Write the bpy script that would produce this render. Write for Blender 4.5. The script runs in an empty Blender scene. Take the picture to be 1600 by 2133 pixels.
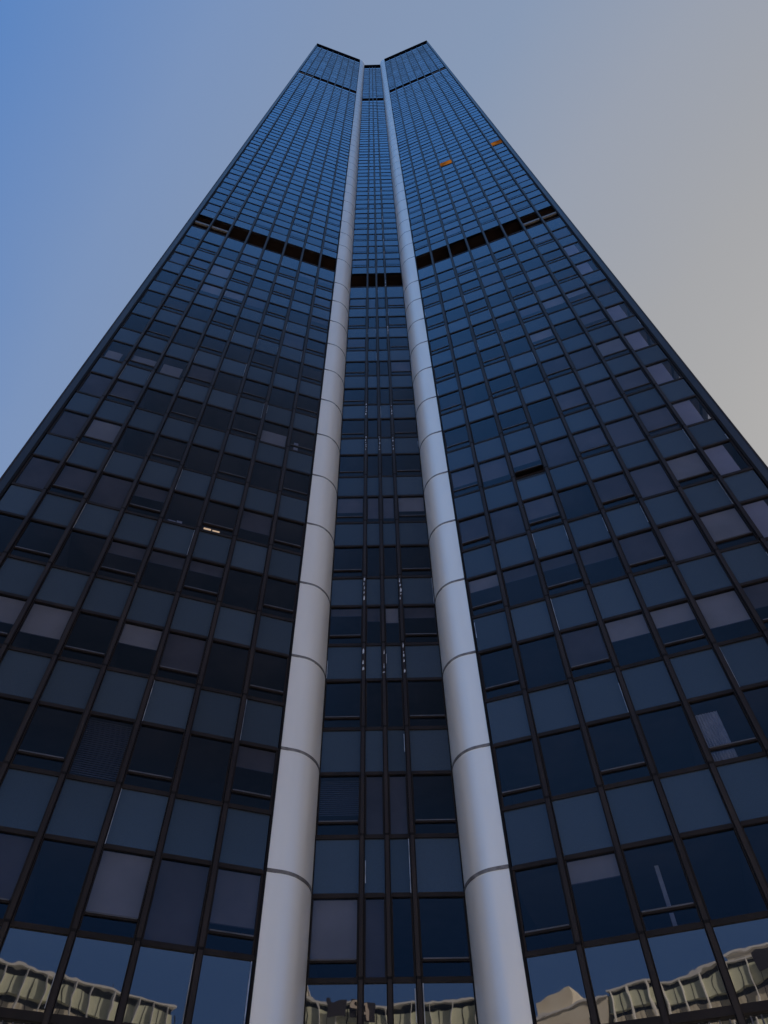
import bpy, math, random
from mathutils import Vector, Matrix
random.seed(7)
R = math.radians
sc = bpy.context.scene
S = 3.42            # storey height in metres
Z0 = 8.955          # height of the lowest full window sill row
def Z(k): return Z0 + k*S

# ------------------------------------------------------------------ camera
cam = bpy.data.cameras.new('camera'); co = bpy.data.objects.new('camera', cam)
sc.collection.objects.link(co); sc.camera = co
cam.sensor_fit = 'HORIZONTAL'; cam.sensor_width = 36.0
cam.lens = 36.0*1547.95/1600.0
cam.shift_x = 23.9/1600.0; cam.shift_y = -22.8/1600.0
cam.clip_start = 0.1; cam.clip_end = 3000
pit, yaw, rol = 0.950254, -0.020026, -0.003808
fw = Vector((math.sin(yaw)*math.cos(pit), math.cos(yaw)*math.cos(pit), math.sin(pit)))
rt0 = Vector((math.cos(yaw), -math.sin(yaw), 0)); up0 = rt0.cross(fw)
rt = rt0*math.cos(rol) + up0*math.sin(rol); up = up0*math.cos(rol) - rt0*math.sin(rol)
m = Matrix((rt, up, -fw)).transposed().to_4x4()
m.translation = Vector((0.024, -18.564, 1.6)); co.matrix_world = m

# ------------------------------------------------------------------ sky and sun
SUN_EL, SUN_AZ = R(39), R(60)      # azimuth clockwise from +Y: off to the right and beyond the tower, whose near end is in shade
w = bpy.data.worlds.new('World'); sc.world = w; w.use_nodes = True
nt = w.node_tree; N = nt.nodes; Lk = nt.links
for n_ in list(N): N.remove(n_)
out = N.new('ShaderNodeOutputWorld'); bg = N.new('ShaderNodeBackground'); bg.inputs[1].default_value = 0.1
sky = N.new('ShaderNodeTexSky'); sky.sky_type = 'NISHITA'; sky.sun_disc = False
sky.sun_elevation = SUN_EL; sky.sun_rotation = SUN_AZ; sky.air_density = 1.0; sky.dust_density = 1.5
tc = N.new('ShaderNodeTexCoord')
def dotn(v):
    d = N.new('ShaderNodeVectorMath'); d.operation = 'DOT_PRODUCT'; d.inputs[1].default_value = v
    Lk.new(tc.outputs['Generated'], d.inputs[0]); return d.outputs['Value']
def mr(src, a, b, lin=False):
    r = N.new('ShaderNodeMapRange'); r.interpolation_type = 'LINEAR' if lin else 'SMOOTHSTEP'
    r.inputs[1].default_value = a; r.inputs[2].default_value = b; Lk.new(src, r.inputs[0]); return r.outputs[0]
def mix(f, a, b):
    mx = N.new('ShaderNodeMix'); mx.data_type = 'RGBA'
    for s_, v in ((0, f), (6, a), (7, b)):
        if isinstance(v, (tuple, float)): mx.inputs[s_].default_value = v if isinstance(v, float) else (*v, 1)
        else: Lk.new(v, mx.inputs[s_])
    return mx.outputs[2]
wob = N.new('ShaderNodeTexNoise'); wob.inputs['Scale'].default_value = 1.4; wob.inputs['Detail'].default_value = 6
Lk.new(tc.outputs['Generated'], wob.inputs['Vector'])
ax = N.new('ShaderNodeMath'); ax.operation = 'MULTIPLY_ADD'; Lk.new(wob.outputs[0], ax.inputs[0]); ax.inputs[1].default_value = 0.13
Lk.new(dotn((1.0, 0.70, 0.0)), ax.inputs[2])
cr = N.new('ShaderNodeValToRGB'); Lk.new(mr(ax.outputs[0], -0.55, 0.95, True), cr.inputs[0])
for i, (pos, c) in enumerate(((0.0, (.08, .21, .54)), (0.153, (.105, .240, .552)), (0.30, (.198, .299, .515)), (0.40, (.227, .309, .474)), (0.53, (.248, .324, .466)), (0.66, (.318, .353, .425)), (0.80, (.360, .364, .374)), (0.90, (.370, .366, .358)), (1.0, (.374, .366, .352)))):
    e = cr.color_ramp.elements[i] if i < 2 else cr.color_ramp.elements.new(pos)
    e.position = pos; e.color = (*c, 1)
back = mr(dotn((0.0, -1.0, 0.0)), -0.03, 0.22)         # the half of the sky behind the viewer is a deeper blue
def mul(a, b):
    q = N.new('ShaderNodeMath'); q.operation = 'MULTIPLY'; Lk.new(a, q.inputs[0]); Lk.new(b, q.inputs[1]); return q.outputs[0]
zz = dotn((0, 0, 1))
added_dark = mul(mul(mr(dotn((1, 0, 0)), -.22, .12), mr(zz, .40, .60)), mr(zz, .985, .86))     # dark patch added to the unseen sky behind, darkens the left wing's reflections
backc = mix(added_dark, mix(mr(zz, .70, .92), mix(mr(zz, .34, .50), (.112, .238, .56), (.180, .335, .68)), (.165, .42, .92)), (.120, .140, .215))
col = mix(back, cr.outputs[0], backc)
ten = N.new('ShaderNodeVectorMath'); ten.operation = 'SCALE'; ten.inputs['Scale'].default_value = 7.6
Lk.new(col, ten.inputs[0])
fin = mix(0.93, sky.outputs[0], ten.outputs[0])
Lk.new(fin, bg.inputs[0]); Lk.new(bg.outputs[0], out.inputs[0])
sun = bpy.data.lights.new('sun', 'SUN'); sun.energy = 5.0; sun.angle = R(0.5); sun.color = (1.0, .90, .78)
so = bpy.data.objects.new('sun', sun); sc.collection.objects.link(so)
sd = Vector((math.sin(SUN_AZ)*math.cos(SUN_EL), math.cos(SUN_AZ)*math.cos(SUN_EL), math.sin(SUN_EL)))
so.rotation_euler = sd.to_track_quat('Z', 'Y').to_euler(); so.location = (60, 60, 80)
sc.view_settings.view_transform = 'Standard'; sc.view_settings.look = 'None'
sc.view_settings.exposure = 0.4; sc.view_settings.gamma = 1; sc.view_settings.use_curve_mapping = False

# ------------------------------------------------------------------ materials
def newmat(name):
    m_ = bpy.data.materials.new(name); m_.use_nodes = True
    t = m_.node_tree
    for n_ in list(t.nodes): t.nodes.remove(n_)
    o = t.nodes.new('ShaderNodeOutputMaterial'); return m_, t, o
def pos(t): return t.nodes.new('ShaderNodeNewGeometry').outputs['Position']
def noise(t, scale, detail=2, vec=None, sc3=None):
    n_ = t.nodes.new('ShaderNodeTexNoise'); n_.inputs['Scale'].default_value = scale; n_.inputs['Detail'].default_value = detail
    v = vec or pos(t)
    if sc3:
        mp = t.nodes.new('ShaderNodeMapping'); mp.inputs['Scale'].default_value = sc3; t.links.new(v, mp.inputs[0]); v = mp.outputs[0]
    t.links.new(v, n_.inputs['Vector']); return n_.outputs[0]
def ramp(t, src, stops):
    r = t.nodes.new('ShaderNodeValToRGB'); t.links.new(src, r.inputs[0])
    for i, (p, c) in enumerate(stops):
        e = r.color_ramp.elements[i] if i < 2 else r.color_ramp.elements.new(p)
        e.position = p; e.color = (*c, 1)
    return r.outputs[0]
def bump(t, src, dist, strength=1.0, nrm=None):
    b = t.nodes.new('ShaderNodeBump'); b.inputs['Distance'].default_value = dist; b.inputs['Strength'].default_value = strength
    t.links.new(src, b.inputs['Height'])
    if nrm: t.links.new(nrm, b.inputs['Normal'])
    return b.outputs[0]
def pbr(name, c0, c1=None, rough=.5, metal=0., nscale=1., ior=1.5, b=None, sc3=None, lo=.35, hi=.65, spec=None, det=4):
    m_, t, o = newmat(name); p = t.nodes.new('ShaderNodeBsdfPrincipled'); t.links.new(p.outputs[0], o.inputs[0])
    p.inputs['Roughness'].default_value = rough; p.inputs['Metallic'].default_value = metal; p.inputs['IOR'].default_value = ior
    if c1: t.links.new(ramp(t, noise(t, nscale, det, sc3=sc3), ((lo, c0), (hi, c1))), p.inputs['Base Color'])
    else: p.inputs['Base Color'].default_value = (*c0, 1)
    if b: t.links.new(bump(t, noise(t, b[0], 3), b[1]), p.inputs['Normal'])
    if spec is not None: p.inputs['Specular IOR Level'].default_value = spec
    m_.diffuse_color = (*c0, 1)
    return m_

def glassy(name, wave, ior, refl, base=None, trans=None, grain=None):
    """tinted reflective glazing: fresnel mix of a mirror-like coat over an opaque back-painted pane or a see-through one"""
    m_, t, o = newmat(name); nd = t.nodes; lk = t.links
    h1 = noise(t, wave[0], 1); bn = bump(t, h1, wave[1])
    if len(wave) > 2: bn = bump(t, noise(t, wave[2], 2), wave[3], nrm=bn)
    g = nd.new('ShaderNodeBsdfGlossy'); g.inputs['Roughness'].default_value = 0.012; g.inputs['Color'].default_value = (*refl, 1)
    lk.new(bn, g.inputs['Normal'])
    fr = nd.new('ShaderNodeFresnel'); lk.new(bn, fr.inputs['Normal'])
    # a thin pane has the same reflectance from inside: cancel the node's flip of the index on back faces
    gm = nd.new('ShaderNodeNewGeometry'); iv = nd.new('ShaderNodeMix'); lk.new(gm.outputs['Backfacing'], iv.inputs[0])
    iv.inputs[2].default_value = ior; iv.inputs[3].default_value = 1/ior; lk.new(iv.outputs[0], fr.inputs['IOR'])
    mx = nd.new('ShaderNodeMixShader'); lk.new(fr.outputs[0], mx.inputs[0])
    if trans:
        b_ = nd.new('ShaderNodeBsdfTransparent'); b_.inputs['Color'].default_value = (*trans, 1)
    else:
        b_ = nd.new('ShaderNodeBsdfDiffuse')
        a = noise(t, grain or 9.0, 5)
        lk.new(ramp(t, a, ((.3, tuple(v*.90 for v in base)), (.7, tuple(v*1.10 for v in base)))), b_.inputs['Color'])
    lk.new(b_.outputs[0], mx.inputs[1]); lk.new(g.outputs[0], mx.inputs[2]); lk.new(mx.outputs[0], o.inputs[0])
    return m_
M = {}
M['pane'] = glassy('tinted_window_glass', (.45, .0030, 1.6, .0006), 1.46, (.62, .82, 1.0), trans=(.46, .49, .58))
SP = (.029, .041, .062)
for q_, k_ in enumerate((.82, .94, 1.05, 1.18)):
    M['spandrel%d' % q_] = glassy('enamelled_spandrel_glass', (.5, .0022+.0006*q_, 1.8, .0006), 1.50, (.60, .82, 1.0), base=tuple(v*k_ for v in SP), grain=45)
M['spandrel'] = M['spandrel1']
M['spandrel_low'] = glassy('reflective_spandrel_glass', (.45, .0115, 1.3, .0014), 2.35, (.95, .93, .94), base=(.010, .013, .018), grain=3)
M['bronze'] = pbr('bronze_anodised_frame', (.012, .009, .009), (.020, .015, .015), rough=.5, nscale=1.2, sc3=(1, 1, .3), ior=1.25)
M['mull'] = pbr('bronze_mullion', (.016, .011, .011), (.026, .019, .018), rough=.42, nscale=1.0, sc3=(1, 1, .25), ior=1.29)
M['groove'] = pbr('black_gasket', (.008, .007, .008), rough=.7, ior=1.2)
M['sill'] = pbr('grey_sill_profile', (.05, .05, .062), (.08, .078, .095), rough=.45, metal=.2, nscale=2)
M['glint'] = pbr('pale_glint_strip', (.22, .22, .24), (.45, .45, .48), rough=.35, metal=.6, nscale=3)  # pale strips that paint in the glints along panel edges
M['paint'] = pbr('flaked_white_sealant', (.16, .18, .23), (.55, .58, .66), rough=.6, nscale=14)
M['column'] = pbr('satin_aluminium_cladding', (.84, .775, .70), (.91, .845, .77), rough=.40, metal=.5, nscale=1.3, sc3=(1.6, 1.6, .2), b=(.5, .003), lo=.2, hi=.8)
M['joint'] = pbr('grey_joint_strip', (.12, .105, .10), (.21, .19, .18), rough=.5, metal=.3, nscale=6)
M['louvre'] = pbr('dark_brown_louvre', (.030, .018, .016), (.050, .032, .028), rough=.6, nscale=.8, ior=1.25)
M['roof'] = pbr('black_roof_edge', (.006, .006, .008), rough=.9, spec=0.0)
M['blind'] = pbr('warm_grey_roller_blind', (.36, .32, .29), (.45, .40, .37), rough=.8, nscale=.7)
M['blind_dim'] = pbr('brown_roller_blind', (.10, .08, .075), (.15, .12, .115), rough=.8, nscale=.7)
M['slat'] = pbr('slatted_blind', (.20, .19, .22), rough=.7)
M['curtain'] = pbr('pale_curtain', (.36, .36, .40), (.48, .48, .52), rough=.8, nscale=4)
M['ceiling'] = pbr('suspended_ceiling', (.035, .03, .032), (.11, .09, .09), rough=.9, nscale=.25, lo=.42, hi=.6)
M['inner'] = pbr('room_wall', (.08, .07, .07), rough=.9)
M['desk'] = pbr('pale_cardboard', (.45, .43, .45), rough=.8)
M['corner'] = pbr('dark_corner_cladding', (.020, .027, .043), (.032, .04, .06), rough=.35, metal=.2, nscale=.6, ior=1.35, sc3=(1, 1, .2))
def emis(name, c, s):
    m_, t, o = newmat(name); e = t.nodes.new('ShaderNodeEmission'); e.inputs[0].default_value = (*c, 1); e.inputs[1].default_value = s
    t.links.new(e.outputs[0], o.inputs[0]); return m_
M['lamp'] = emis('warm_lamp', (1, .66, .38), .9)

# ------------------------------------------------------------------ mesh helpers
class MB:
    def __init__(s): s.v = []; s.f = []; s.mi = []; s.mats = []
    def slot(s, mn):
        if mn not in s.mats: s.mats.append(mn)
        return s.mats.index(mn)
    def poly(s, pts, mn):
        b = len(s.v); s.v += [tuple(p) for p in pts]; s.f.append(tuple(range(b, b+len(pts)))); s.mi.append(s.slot(mn))
    def hexa(s, P, mn):
        # P: 8 points, bottom ring 0-3 then top ring 4-7
        b = len(s.v); s.v += [tuple(p) for p in P]; k = s.slot(mn)
        for q in ((0, 3, 2, 1), (4, 5, 6, 7), (0, 1, 5, 4), (1, 2, 6, 5), (2, 3, 7, 6), (3, 0, 4, 7)):
            s.f.append(tuple(b+i for i in q)); s.mi.append(k)
    def box(s, F, d0, d1, z0, z1, o0, o1, mn):
        s.hexa([F.p(d0, o1, z0), F.p(d1, o1, z0), F.p(d1, o0, z0), F.p(d0, o0, z0),
                F.p(d0, o1, z1), F.p(d1, o1, z1), F.p(d1, o0, z1), F.p(d0, o0, z1)], mn)
    def build(s, name, parent=None, kind=None, label=None, smooth=False):
        me = bpy.data.meshes.new(name); me.from_pydata(s.v, [], s.f)
        for mn in s.mats: me.materials.append(M[mn])
        me.polygons.foreach_set('material_index', s.mi)
        if smooth: me.polygons.foreach_set('use_smooth', [True]*len(s.f))
        me.update()
        o = bpy.data.objects.new(name, me); sc.collection.objects.link(o)
        if parent: o.parent = parent
        if kind: o['kind'] = kind
        if label: o['label'] = label
        return o
class Frame:      # a vertical facade plane: origin, tangent along it, outward normal
    def __init__(s, O, t):
        s.O = Vector((O[0], O[1], 0)); s.t = Vector((t[0], t[1], 0)).normalized()
        n = Vector((s.t.y, -s.t.x, 0)); s.n = n if n.y < 0 else -n
    def p(s, d, off, z): return s.O + s.t*d + s.n*off + Vector((0, 0, z))
def thing(name, label, cat, loc=(0, 0, 0), group=None):
    o = bpy.data.objects.new(name, None); sc.collection.objects.link(o); o.location = loc
    o['label'] = label; o['category'] = cat
    if group: o['group'] = group
    return o
WORLD = Frame((0, 0), (1, 0))

# ------------------------------------------------------------------ ground
g = MB(); g.poly([(-1500, -1500, 0), (1500, -1500, 0), (1500, 1500, 0), (-1500, 1500, 0)], 'ground')
M['ground'] = pbr('asphalt', (.045, .045, .046), (.065, .063, .06), rough=.9, nscale=.4)
M['paving'] = pbr('granite_paving', (.52, .47, .41), (.60, .55, .48), rough=.85, nscale=.7)
g.build('ground', kind='structure')
g = MB(); g.poly([(-90, -90, .004), (110, -90, .004), (110, 90, .004), (-90, 90, .004)], 'paving'); g.build('plaza', kind='structure')

# ------------------------------------------------------------------ the tower
TH = R(19.52); PX, PY = .8456*S, -.336*S
W0, WW = .3604*S, .3873*S
nodesW = [0] + [W0 + i*WW for i in range(7)] + [W0 + 7*WW - .05*S]
A = .1916*S; EDGE = .555*S
fL = Frame((-PX, PY), (-math.cos(TH), -math.sin(TH)))
fR = Frame((PX, PY), (math.cos(TH), -math.sin(TH)))
fC = WORLD
WINGS = {'L': (fL, nodesW), 'R': (fR, nodesW), 'C': (fC, [-EDGE, -A, 0, A, EDGE])}
T_ = .5513
TOP = 56.05
# (window bottom, window top, spandrel top)
rows = [(k, k+T_, k+1.0) for k in range(-1, 12)] + [(12, 12+T_, 13.2)]
rows += [(14.5+n, 15.05+n, 15.5+n) for n in range(25)] + [(39.5, 40.05, 40.62)]
rows += [(41.95+n, 42.5+n, 42.95+n) for n in range(13)] + [(54.95, 55.5, TOP)]
bands = [(13.2, 14.045), (40.62, 41.55)]
extra_sp = [(14.045, 14.5), (41.55, 41.95)]

tower = thing('office_tower', 'very tall dark glass tower with a notched end and two pale rounded columns', 'skyscraper')

# blinds seen in the lower rows: (wing, row): list by bay, (kind, from the top down to this share)
B = {('L', 0): 'f.85 d1 b1 n d1 d1 n n', ('L', 1): 'd.45 n n s1 n n d1 n', ('L', 2): 'n n d1 b.42 n b.62 b.66 d.5', ('L', 3): 'n n d.35 d.3 d.4 n n n',
     ('L', 4): 'n d.6 n n d.5 d1 d1 d1', ('L', 5): 'n n n n n n b1 d1', ('L', 6): 'n u.6 n n n n d1 d1', ('L', 7): 'n n n n d1 u.6 u.5 u.5',
     ('L', 8): 'n n n n n n n n', ('L', 9): 'n d1 n n n n n n', ('L', 10): 'd.4 n n d.6 b.6 b.6 n n', ('L', 11): 'd1 n n n n b1 d1 d1',
     ('R', 0): 'n b.28 n n n n n n', ('R', 1): 'n n n n n n n n', ('R', 2): 'n n d1 b.42 b.48 b.64 d.6 b1', ('R', 3): 'b.4 d.3 d.35 d.4 d1 f1 b1 c1',
     ('R', 4): 'd1 d1 f.75 n d1 f1 b1 c1', ('R', 5): 'f.75 f.7 f.65 d1 f.85 f1 f1 c1', ('R', 6): 'n n n n f1 f1 f1 c1', ('R', 7): 'n n n n d1 d1 b1 c1',
     ('R', 8): 'n n n n b.6 n f.6 c.9', ('R', 9): 'n n n d.4 f.6 b.5 b.4 n', ('R', 10): 'n n n n n f.5 n c1', ('R', 11): 'n n n d1 n n n c1',
     ('C', 0): 'b1 d1 n n', ('C', 1): 's.8 d1 d1 n', ('C', 2): 'n n n n', ('C', 3): 'd.25 d.35 b.4 d.35', ('C', 4): 'n n n n', ('C', 5): 'f.72 f.8 f.8 b.7',
     ('C', 6): 'n n n n', ('C', 7): 'n n n n', ('C', 8): 'n n n n', ('C', 9): 'n n n f1', ('C', 10): 'd1 n n n', ('C', 11): 'n n n n'}
def blind_at(wk, k, i, nb):
    s = B.get((wk, k))
    if s:
        c = s.split()[i]
        return (c[0], float(c[1:])) if len(c) > 1 else ('n', 0)
    if k < 0: return ('n', 0)
    r = random.random()
    if r < .55: return ('n', 0)
    if r < .8: return ('d', random.choice((.3, .5, 1, 1)))
    return ('f', random.choice((.25, .4, .6, 1)))
M['blind_mid'] = pbr('mauve_roller_blind', (.19, .17, .175), (.25, .22, .225), rough=.8, nscale=.7)
BK = {'b': 'blind', 'd': 'blind_dim', 'f': 'blind_mid', 's': 'slat', 'u': 'blind', 'c': 'blind_pale'}
M['blind_pale'] = pbr('pale_lilac_blind', (.48, .44, .48), (.58, .53, .57), rough=.8, nscale=.7)

def pane_quad(mb, F, a, b, z0, z1, off, mn, j):
    q = [F.p(a, off + random.uniform(-j, j), z0), F.p(b, off + random.uniform(-j, j), z0),
         F.p(b, off + random.uniform(-j, j), z1)]
    # keep the fourth corner in the plane of the other three
    q.append(q[0] + q[2] - q[1])
    if (q[1]-q[0]).cross(q[2]-q[1]).dot(F.n) < 0: q.reverse()
    mb.poly(q, mn)
def window(wk, F, a, b, z0, z1, vent, bl, fr, pn, vp, bd, far=False, opened=False):
    """frame into fr, main pane into pn, vent pane into vp, blind into bd"""
    hw = .075; hi_ = z0 > Z(13); up_ = z0 > Z(4.5); ro = .014 if up_ else .030; to = .006 if up_ else .034; r = .055 if not hi_ else .048
    fr.box(F, a+hw-.03, b-hw+.03, z0-r, z0+r, -.10, ro, 'bronze')
    fr.box(F, a+hw-.03, b-hw+.03, z1-r*.8, z1+r*.8, -.10, ro-.004, 'bronze')
    fr.box(F, a+hw-.03, a+hw+.03, z0+r, z1-r*.8, -.10, .003, 'bronze')
    fr.box(F, b-hw-.03, b-hw+.03, z0+r, z1-r*.8, -.10, .003, 'bronze')
    vz = z0
    if vent:
        vz = z0 + .118*S
        fr.box(F, a+hw+.03, b-hw-.03, vz-(.012 if hi_ else .028), vz+(.012 if hi_ else .034), -.10, -.002 if hi_ else to, 'bronze')
        if not hi_: fr.box(F, a+hw+.05, b-hw-.05, vz+.010, vz+.042, to, to+.018, 'sill')
        if opened:      # the vent hangs open
            vp.poly([F.p(a+hw+.02, .20, z0+.10), F.p(b-hw-.02, .20, z0+.10), F.p(b-hw-.02, .0, vz-.03), F.p(a+hw+.02, .0, vz-.03)], 'groove')
        else:
            pane_quad(vp, F, a+hw, b-hw, z0+.02, vz-.01, -.015, 'pane', .0015)
    j = .006
    pane_quad(pn, F, a+hw, b-hw, vz+.01 if vent else z0+.02, z1-.02, -.03, 'pane', j)
    kind, h = bl
    if kind != 'n':
        zt = z1-.05; zb = zt - (zt-vz-.03)*h; inset = .10
        if kind == 'u': zt, zb = vz + (z1-vz)*h, vz+.05
        aa, bb = a+inset, b-inset
        if kind == 'u':
            w_ = bb-aa; aa += random.uniform(0, .25)*w_; bb -= random.uniform(0, .2)*w_
        if kind == 'c': bb -= .26
        if kind == 's':
            n_ = int((zt-zb)/.06)
            for q in range(n_):
                zz = zb + q*.06
                bd.poly([F.p(aa, -.15, zz), F.p(bb, -.15, zz), F.p(bb, -.18, zz+.042), F.p(aa, -.18, zz+.042)], 'slat')
        else:
            bd.box(F, aa, bb, zb, zt, -.10, -.093, BK[kind])
            if not far and kind != 'u': bd.box(F, aa, bb, zb-.02, zb, -.105, -.088, 'sill')
def spandrel(mb, F, a, b, z0, z1, mn, glints=True):
    hw = .07
    if mn == 'spandrel': mn = 'spandrel%d' % random.choice((0, 1, 1, 2, 2, 3))
    pane_quad(mb, F, a+hw, b-hw, z0+.04, z1-.05, -.012, mn, .006)
    mb.box(F, a+hw+.03, b-hw-.03, z0+.045, z0+.075, -.01, .004, 'bronze')
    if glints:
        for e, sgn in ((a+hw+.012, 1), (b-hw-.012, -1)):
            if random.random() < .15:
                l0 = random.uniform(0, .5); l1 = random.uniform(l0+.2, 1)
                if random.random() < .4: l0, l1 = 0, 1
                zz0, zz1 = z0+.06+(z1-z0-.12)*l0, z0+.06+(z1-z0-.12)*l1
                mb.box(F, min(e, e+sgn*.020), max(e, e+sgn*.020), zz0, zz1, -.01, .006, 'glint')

far_win, far_sp = MB(), MB()
for ri, (k0, k1, k2) in enumerate(rows):
    kk = int(math.floor(k0))
    for wk, (F, nd) in WINGS.items():
        nb = len(nd)-1
        for i in range(nb):
            a, b = nd[i], nd[i+1]
            if wk == 'C':
                vent = i in (0, 3)
                if i == 0: a -= .05
                if i == 3: b += .05
            else:
                vent = (i % 2 == 0)
            near = 0 <= k0 <= 4
            z0, z1, z2 = Z(k0), Z(k1), Z(k2)
            # spandrel above this window
            mn = 'spandrel_low' if kk == -1 else 'spandrel'
            if k0 <= 3:
                mb = MB(); spandrel(mb, F, a, b, z1, z2, mn); mb.build('spandrel_panel', tower)
            else: spandrel(far_sp, F, a, b, z1, z2, mn, k0 < 13)
            if k0 == -1:
                continue
            bl = blind_at(wk, kk if k0 < 13 else 99, i, nb)
            if wk == 'R' and k0 == 21.5 and i in (3, 7): bl = ('n', 0)
            opened = (wk == 'R' and (k0, i) == (5, 2))
            if near:
                fr, pn, vp, bd = MB(), MB(), MB(), MB()
                window(wk, F, a, b, z0, z1, vent, bl, fr, pn, vp, bd)
                wo = fr.build('window', tower)
                pn.build('pane', wo)
                if vent: vp.build('vent_pane', wo)
                if bl[0] != 'n': bd.build('blind', wo)
                if (wk, k0, i) == ('R', 1, 4):
                    cu = MB(); n_ = 16
                    for q in range(n_):
                        d0 = a+.12 + q*.035; o0 = -.22 - (.03 if q % 2 else 0); o1 = -.22 - (0 if q % 2 else .03)
                        cu.poly([F.p(d0, o0, z0+.08), F.p(d0+.035, o1, z0+.08), F.p(d0+.035, o1, z1-.3), F.p(d0, o0, z1-.3)], 'curtain')
                    cu.build('curtain', wo)
            else:
                window(wk, F, a, b, z0, z1, vent, bl, far_win, far_win, far_win, far_win, True, opened)
for (k0, k1) in extra_sp:
    for wk, (F, nd) in WINGS.items():
        for i in range(len(nd)-1): spandrel(far_sp, F, nd[i], nd[i+1], Z(k0), Z(k1), 'spandrel', False)
far_win.build('window', tower, 'stuff'); far_sp.build('spandrel_panel', tower, 'stuff')

# lowest storey: shopfront glazing with upright slats, mostly below the picture
for wk, (F, nd) in WINGS.items():
    for i in range(len(nd)-1):
        a, b = nd[i], nd[i+1]; mb = MB(); z1 = Z(-1+T_)
        mb.box(F, a+.05, b-.05, z1-.10, z1+.05, -.12, .06, 'bronze')
        pane_quad(mb, F, a+.07, b-.07, .3, z1-.08, -.06, 'spandrel_low', .002)
        n_ = max(2, int((b-a)/.17))
        for q in range(1, n_):
            d = a + (b-a)*q/n_
            mb.box(F, d-.012, d+.012, .3, z1-.14, -.03, .01, 'sill')
        mb.box(F, a+.05, b-.05, 0, .3, -.10, .08, 'bronze')
        mb.build('shopfront_bay', tower)

# louvre bands of the technical storeys
for bi, (k0, k1) in enumerate(bands):
    for wk, (F, nd) in WINGS.items():
        nb = len(nd)-1
        for i in range(nb):
            mb = MB(); a, b = nd[i], nd[i+1]; z0, z1 = Z(k0), Z(k1)
            mb.box(F, a+.05, b-.05, z0+.02, z1-.02, -.40, -.30, 'louvre')
            nl = 14 if bi == 0 else 7
            for q in range(nl):
                zz = z0+.06+(z1-z0-.12)*q/nl
                mb.poly([F.p(a+.06, -.08, zz), F.p(b-.06, -.08, zz), F.p(b-.06, -.26, zz+.13), F.p(a+.06, -.26, zz+.13)], 'louvre')
            mb.box(F, a+.04, b-.04, z0-.02, z0+.05, -.30, .02, 'bronze')
            if wk != 'C' and i >= 6:
                mb.box(F, a+.06, b-.06, z0+(z1-z0)*.36, z0+(z1-z0)*.36+.30, -.12, -.01, 'joint')
            mb.build('louvre_panel', tower)

# mullions
def mullion(F, d, flaked=False, w_=.085):
    mb = MB(); zb, zt = 0, Z(TOP+.25)
    mb.box(F, d-w_, d+w_, zb, zt, -.10, .045, 'mull')
    mb.box(F, d-w_*.62, d+w_*.62, zb, zt, .045, .13, 'mull')
    for s_ in (-1, 1):
        mb.box(F, d+s_*w_*.8-.008, d+s_*w_*.8+.008, zb, zt, .045, .052, 'groove')
    for r_ in rows:      # splice covers, one a storey
        if r_[0] < 8: mb.box(F, d-w_*.66, d+w_*.66, Z(r_[0])-.03, Z(r_[0])+.03, .04, .134, 'groove')
    if flaked:
        for k in range(2, 22):
            want = {2: (-1, 0, 1), 3: (-1, 1), 6: (-1, 0, 1), 7: (-1, 1), 10: (-1, 1), 11: (1,)}.get(k, ()) if k < 12 else ((-1, 1) if random.random() < .5 else ())
            if (d > .01)-(d < -.01) in want:
                z0 = Z(k + (T_+.05 if k < 13 else .12)); L_ = S*.34
                n_ = random.randint(4, 8)
                z = z0
                while z < z0+L_:
                    h = random.uniform(.06, .26); ww = random.uniform(.012, .04); sh = random.uniform(-.02, .02)
                    if random.random() < .8:
                        mb.poly([F.p(d+sh-ww, .133, z), F.p(d+sh+ww*.6, .133, z+.02), F.p(d+sh+ww, .133, z+h*.6), F.p(d+sh, .133, z+h), F.p(d+sh-ww*.7, .133, z+h*.7)], 'paint')
                    z += h+random.uniform(.01, .12)
    mb.build('mullion', tower)
for wk in 'LR':
    F, nd = WINGS[wk]
    for d in nd[1:8]: mullion(F, d)
for d in (-A, 0, A): mullion(fC, d, True, .075)
# thin black edge profiles beside the columns and where the recess meets them
for F in (fL, fR):
    mb = MB(); mb.box(F, -.005, .055, 0, Z(TOP+.1), -.1, .035, 'groove'); mb.build('edge_profile', tower)

for s_ in (-1, 1):
    mb = MB(); mb.box(fC, min(s_*.545*S, s_*.64*S), max(s_*.545*S, s_*.64*S), 0, Z(TOP+.1), -.5, .02, 'groove'); mb.build('edge_profile', tower)

# rounded columns: plan curve measured on the joints
cs = [(.842, -.335), (.775, -.3135), (.712, -.290), (.668, -.262), (.632, -.228), (.600, -.186), (.577, -.140), (.562, -.092), (.555, -.045), (.553, .02)]
def catmull(P, n=4):
    o = []
    for i in range(len(P)-1):
        p0, p1, p2, p3 = P[max(i-1, 0)], P[i], P[i+1], P[min(i+2, len(P)-1)]
        for j in range(n):
            t = j/n
            o.append(tuple(.5*(2*b+(c-a)*t+(2*a-5*b+4*c-d)*t*t+(3*b-a-3*c+d)*t**3) for a, b, c, d in zip(p0, p1, p2, p3)))
    return o + [P[-1]]
prof = catmull(cs)
CT = 58.0
jz = [k+.575 for k in range(-2, 13)] + [14.1+n for n in range(42)]
def offp(pr, i, r):
    a, b = pr[max(i-1, 0)], pr[min(i+1, len(pr)-1)]
    tx, ty = b[0]-a[0], b[1]-a[1]; l = math.hypot(tx, ty)
    return (pr[i][0] - -ty/l*0 + (ty/l)*r*-1, pr[i][1] + (tx/l)*r) 
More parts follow.
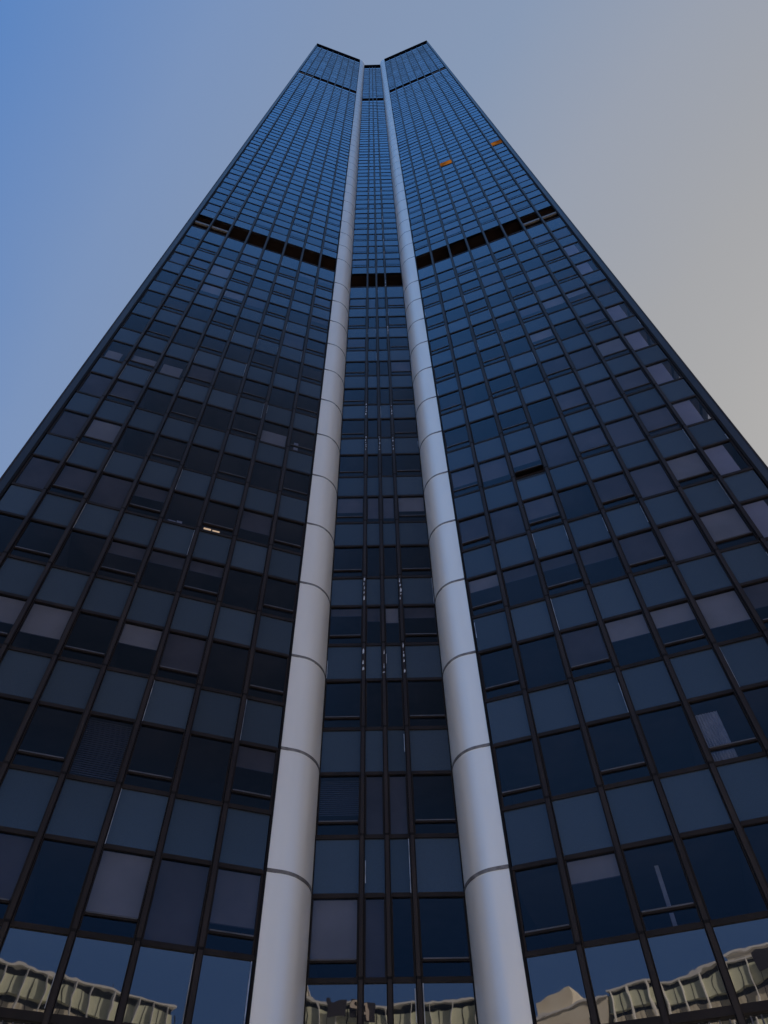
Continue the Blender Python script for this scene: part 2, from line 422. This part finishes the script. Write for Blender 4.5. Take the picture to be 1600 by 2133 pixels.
for s_ in (-1, 1):
    def ring(z, r=0.0):
        return [(s_*x*S, y*S, z) for x, y in [offp(prof, i, r/S) for i in range(len(prof))]]
    mb = MB(); zs = [0]
    for k in jz: zs += [Z(k)-.045, Z(k)+.045]
    zs.append(Z(CT))
    rings = [ring(z) for z in zs]
    n_ = len(prof); base = len(mb.v)
    for r_ in rings: mb.v += r_
    for q in range(0, len(rings)-1, 2):          # cladding between the joints
        for i in range(n_-1):
            a = q*n_+i
            f = (a, a+1, a+1+n_, a+n_); mb.f.append(f if s_ > 0 else f[::-1]); mb.mi.append(mb.slot('column'))
    cap = [(x, y, Z(CT)) for x, y, _ in ring(0)] + [(s_*.842*S, .02*S, Z(CT))]
    mb.poly(cap, 'column')
    mb.hexa([(s_*.842*S, PY+.02, 0), (s_*.842*S, .3, 0), (s_*.846*S, .3, 0), (s_*.846*S, PY+.02, 0)] + [(s_*.842*S, PY+.02, Z(CT)), (s_*.842*S, .3, Z(CT)), (s_*.846*S, .3, Z(CT)), (s_*.846*S, PY+.02, Z(CT))], 'groove')
    M['column_up'] = M.get('column_up') or pbr('hairline_joint', (.30, .30, .31), rough=.5, metal=.5)
    colo = mb.build('rounded_column', tower, smooth=True)
    upper = MB()
    for k in jz:
        j = MB() if k < 13 else upper
        r0 = ring(Z(k)-.046, .012 if k < 13 else .004); r1 = ring(Z(k)+.046, .012 if k < 13 else .004)
        if k > 13: r0 = ring(Z(k)-.02, -.006); r1 = ring(Z(k)+.02, -.006)
        b0 = len(j.v); j.v += r0 + r1
        for i in range(n_-1):
            f = (b0+i, b0+i+1, b0+i+1+n_, b0+i+n_); j.f.append(f if s_ > 0 else f[::-1]); j.mi.append(j.slot('joint' if k < 13 else 'column_up'))
        if k < 13: j.build('joint_strip', colo)
    M['column_up'] = M.get('column_up') or pbr('hairline_joint', (.30, .30, .31), rough=.5, metal=.5)
    upper.build('joint_strip', colo, 'stuff')

# corners of the wings
CW = .092*S
for F, s_ in ((fL, -1), (fR, 1)):
    e = nodesW[-1]; mb = MB()
    mb.box(F, e-.04, e+.05, 0, Z(TOP+.2), -.12, .06, 'groove')
    mb.box(F, e+.05, e+CW-.03, 0, Z(TOP+.6), -.35, .055, 'corner')
    mb.box(F, e+CW-.03, e+CW+.03, 0, Z(TOP+1.0), -.35, .07, 'mull')
    mb.build('corner_cladding', tower)

# roof edge
for wk, (F, nd) in WINGS.items():
    mb = MB(); a, b = nd[0], nd[-1]
    mb.box(F, a, b+(CW-.05 if wk != 'C' else 0), Z(TOP+.22), Z(58.0), -.6, -.02, 'roof')
    mb.box(F, a, b+(CW+.05 if wk != 'C' else 0), Z(58.0), Z(58.1), -.7, .05, 'roof')
    mb.box(F, a+.03, b, Z(TOP), Z(TOP+.22), -.5, -.10, 'louvre')
    if wk != 'C': mb.box(F, b+CW-.25, b+CW+.0, Z(58.1), Z(58.1)+.9, -.3, -.05, 'roof')
    mb.build('parapet', tower)

# long curved flanks, roof and interiors
flank = []
e = nodesW[-1]+CW
cL, cR = fL.p(e, -.4, 0), fR.p(e, -.4, 0)
FL_, FR_ = [], []
for q in range(13):
    t = q/12; y = cR.y + t*56
    bul = 5.2*math.sin(math.pi*t)
    FR_.append(Vector((cR.x + bul, y, 0))); FL_.append(Vector((cL.x - bul, y, 0)))
for s_, PTS in ((-1, FL_), (1, FR_)):
    mb = MB()
    for q in range(12):
        p0, p1 = PTS[q], PTS[q+1]; F = Frame(p0, p1-p0); F.n = Vector((s_*abs(F.t.y), -s_*F.t.x*1 if s_ > 0 else F.t.x, 0)).normalized()
        Ls = (p1-p0).length
        for (k0, k1, k2) in rows:
            mb.box(F, 0, Ls, Z(k1), Z(k2), -.2, 0, 'corner')
            openr = s_ > 0 and 5 <= k0 <= 12 and q == 0
            if openr:
                mb.poly([F.p(0, -.05, Z(k0)), F.p(1.7, -.05, Z(k0)), F.p(1.7, -.05, Z(k1)), F.p(0, -.05, Z(k1))], 'side_pane')
                mb.box(F, 1.7, Ls, Z(k0), Z(k1), -.2, -.02, 'spandrel')
            else:
                mb.box(F, 0, Ls, Z(k0), Z(k1), -.2, -.02, 'spandrel')
        for (k0, k1) in bands + extra_sp: mb.box(F, 0, Ls, Z(k0), Z(k1), -.2, -.01, 'louvre')
        mb.box(F, 0, Ls, Z(TOP), Z(58.0), -.3, 0, 'roof')
        for j in range(3): mb.box(F, Ls*j/3-.08, Ls*j/3+.08, 0, Z(TOP), -.1, .12, 'mull')
    M['side_pane'] = M.get('side_pane') or glassy('corner_room_glass', (.5, .001), 1.5, (.7, .85, 1), trans=(.85, .83, .86))
    mb.build('flank_wall', tower)
mb = MB()
pl = [(p.x, p.y) for p in FL_] + [(p.x, p.y) for p in FR_[::-1]] + [(PX, PY+.3), (EDGE, .4), (-EDGE, .4), (-PX, PY+.3)]
mb.poly([(x, y, Z(57.3)) for x, y in pl][::-1], 'roof'); mb.build('roof', tower)
mb = MB(); bw = MB()
for (k0, k1, k2) in rows:
    for wk, (F, nd) in WINGS.items():
        a, b = nd[0], nd[-1]; 
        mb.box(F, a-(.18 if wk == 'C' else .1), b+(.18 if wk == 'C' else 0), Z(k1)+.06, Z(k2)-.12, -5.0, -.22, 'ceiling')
for k0, k1 in bands:
    for wk, (F, nd) in WINGS.items(): mb.box(F, nd[0]-.1, nd[-1], Z(k0)+.03, Z(k1)-.03, -5.0, -.5, 'ceiling')
mb.build('floor_slab', tower, 'stuff')
for wk, (F, nd) in WINGS.items():
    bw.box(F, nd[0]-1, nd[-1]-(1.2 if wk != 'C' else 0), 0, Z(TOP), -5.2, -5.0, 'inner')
    for i in range(2, len(nd)-1, 2):
        if wk != 'C': bw.box(F, nd[i]-.05, nd[i]+.05, 0, Z(TOP), -4.98, -.30, 'inner')
for s_ in (-1, 1):
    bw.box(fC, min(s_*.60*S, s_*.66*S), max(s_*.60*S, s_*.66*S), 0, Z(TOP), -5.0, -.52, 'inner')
bw.build('room_partition', tower)

# small things seen through the glass, plus glows and a glint laid over it
def inside(wk, i, k, u0, u1, v0, v1, off, mn, name, label, cat=None):
    F, nd = WINGS[wk]; a, b = nd[i], nd[i+1]; mb = MB()
    z0, h = Z(k), T_*S
    mb.box(F, a+(b-a)*u0, a+(b-a)*u1, z0+h*v0, z0+h*v1, off-.02, off, mn); return mb.build(name, tower)
M['amber'] = pbr('placeholder_amber', (.8, .4, .1))
t_ = M['amber'].node_tree; e_ = t_.nodes.new('ShaderNodeEmission'); e_.inputs[1].default_value = .72
t_.links.new(ramp(t_, noise(t_, 1.1, 4), ((.35, (.10, .035, .008)), (.62, (.30, .105, .016)))), e_.inputs[0])
t_.links.new(e_.outputs[0], [n for n in t_.nodes if n.type == 'OUTPUT_MATERIAL'][0].inputs[0])
for i in (7, 3):
    inside('R', i, 21.05, .055, .945, .035, .775, .014, 'amber', 'amber_glow_panel', None)  # amber glow added as an emissive panel in front of the spandrel
F_, n__ = WINGS['R']; mb = MB(); mb.box(F_, n__[4]+.10, n__[5]-.10, Z(15.5)+.10, Z(15.5)+.15, .0, .02, 'glint'); mb.build('vent_glint_bar', tower)  # pale bar painting in a glint at a closed vent's sill
inside('L', 2, 4, .42, .62, .05, .13, -.06, 'lamp', 'desk_lamp', None); inside('L', 2, 4, .66, .86, .05, .14, -.06, 'lamp', 'desk_lamp', None)
inside('L', 4, 4, .25, .42, .045, .06, -.06, 'lamp', 'desk_lamp', None)
inside('L', 3, 4, .45, .60, .04, .15, -.06, 'desk', 'box_file', None); inside('L', 3, 4, .62, .84, .04, .12, -.06, 'desk', 'box_file', None)
inside('L', 0, 6, .62, .78, .05, .4, -.06, 'desk', 'box_file', None)
inside('R', 2, 0, .50, .57, .0, .85, -.5, 'curtain', 'inner_post', None)


# ------------------------------------------------------------------ buildings across the plaza, seen mirrored in the lowest panes
BY = -46.0
M['olive'] = pbr('pale_green_enamel_panel', (.66, .68, .50), (.76, .77, .59), rough=.4, nscale=1.2)
M['beige'] = pbr('beige_stone_panel', (.60, .54, .42), (.70, .63, .5), rough=.8, nscale=1.0)
M['cream'] = pbr('cream_render', (.82, .72, .56), (.88, .80, .66), rough=.85, nscale=.8)
M['white'] = pbr('white_painted_metal', (.80, .78, .76), rough=.4)
M['darkgl'] = pbr('dark_strip_window', (.02, .022, .03), rough=.1, ior=1.6)
M['sign'] = pbr('dark_sign_panel', (.035, .03, .04), rough=.6)
M['letter'] = pbr('pinkish_sign_letter', (.75, .62, .52), rough=.5)
def fb(x0, x1, z0, z1, y0, y1, mn, mb=None):
    m_ = mb or MB(); m_.box(WORLD, x0, x1, z0, z1, -y1, -y0, mn); return m_
of = thing('office_block', 'low office block with pale green bands and white upright fins across the plaza', 'building', (0, BY-8, 0))
def part(mb, name, par):
    o = mb.build(name, par); o.matrix_parent_inverse = Matrix.Translation(-par.location); return o
X0, X1, ZT = -15.5, 16.5, 25.7
part(fb(X0, X1, 0, ZT-.6, BY-16, BY-.55, 'beige'), 'wall', of)
mb = MB(); z = ZT
fb(X0-.1, X1+.1, ZT-.14, ZT, BY-16, BY+.12, 'white', mb); part(mb, 'roof_edge', of)
lev = ZT-.14
gl, gr, be = MB(), MB(), MB()
n_ = 0
while lev > 3:
    fb(X0+.02, X1-.02, lev-.42, lev, BY-.6, BY-.22, 'darkgl', gl)
    fb(X0, X1, lev-1.55, lev-.42, BY-.6, BY-.02 + (.05 if n_ == 0 else 0), 'olive', gr)
    fb(X0+.02, X1-.02, lev-1.95, lev-1.55, BY-.6, BY-.35, 'darkgl', gl)
    fb(X0+.01, X1-.01, lev-3.6, lev-1.95, BY-.6, BY-.18, 'beige', be)
    lev -= 3.6; n_ += 1
part(gl, 'window_band', of); part(gr, 'enamel_band', of); part(be, 'stone_band', of)
x = X0+.4
while x < X1:
    mb = MB(); fb(x-.032, x+.032, 2.5, ZT-.16, BY+.02, BY+.30, 'white', mb); part(mb, 'fin', of); x += 1.55
mb = MB(); x = X0+.4
while x < X1:
    fb(x+.74, x+.79, 3, ZT-.56, BY+.052, BY+.06, 'darkgl', mb); x += 1.55
part(mb, 'panel_joints', of)
ph = thing('tall_cream_block', 'taller cream block rising behind the green banded block', 'building', (-10.6, -70, 0))
part(fb(-12.8, -8.4, 0, 33.4, -76, -64, 'cream'), 'wall', ph); part(fb(-13.0, -8.2, 33.4, 33.6, -76.2, -63.8, 'white'), 'roof', ph)
for k in range(8):
    for q in range(2):
        mb = MB(); fb(-12.2+q*2.2, -11.1+q*2.2, 31.6-k*3.3, 33.0-k*3.3, -63.99, -63.94, 'darkgl', mb); part(mb, 'window', ph)
an = thing('antenna_mast', 'thin dark antenna mast on the roof across the plaza', 'antenna', (12.3, BY-3, ZT))
part(fb(12.28, 12.32, ZT+.01, ZT+1.5, BY-3, BY-2.96, 'sign'), 'mast', an); part(fb(12.1, 12.5, ZT+1.1, ZT+1.13, BY-3, BY-2.96, 'sign'), 'crossbar', an)
cb = thing('cream_block', 'cream rendered block with small square windows beside the green banded block', 'building', (-20.5, BY-6, 0))
part(fb(-27, -15.7, 0, 25.2, BY-14, BY, 'cream'), 'wall', cb)
part(fb(-21.5, -18.6, 25.2, 26.3, BY-9, BY-.2, 'cream'), 'rooftop_room', cb)
part(fb(-27.1, -15.65, 25.2, 25.32, BY-14.1, BY+.1, 'white'), 'roof_edge', cb)
for k in range(6):
    for q in range(5):
        mb = MB(); x = -26 + q*2.15; z1 = 24.2 - k*3.5
        fb(x, x+.9, z1-1.4, z1, BY+.004, BY+.03, 'darkgl', mb); fb(x-.08, x+.98, z1-1.5, z1-1.4, BY+.004, BY+.1, 'white', mb); part(mb, 'window', cb)
sg = thing('rooftop_sign', 'dark sign panel with a large pale letter P on the roof edge', 'sign', (-3.5, BY+.6, ZT-1.4))
part(fb(-3.30, -2.05, ZT-1.35, ZT-.02, BY+.48, BY+.55, 'sign'), 'board', sg)
part(fb(-5.0, -3.6, ZT-1.25, ZT-.02, BY+.48, BY+.56, 'sign'), 'board', sg)
mb = MB(); cx, zb = -2.75, ZT-1.25       # viewer on the plaza looks towards -y, so the letter's left is +x
yy = BY+.60
fb(cx-.10, cx+.12, zb, zb+1.15, BY+.565, BY+.66, 'letter', mb)
ro, ri_, zc = .36, .18, zb+.79
for q in range(16):
    a0, a1 = math.pi/2 + math.pi*q/16, math.pi/2 + math.pi*(q+1)/16
    P = []
    for y_ in (BY+.565, BY+.66):
        for r_, a_ in ((ro, a0), (ro, a1), (ri_, a1), (ri_, a0)):
            P.append((cx-.1+r_*1.25*math.cos(a_), y_, zc+r_*math.sin(a_)))
    mb.hexa(P, 'letter')
part(mb, 'letter', sg)
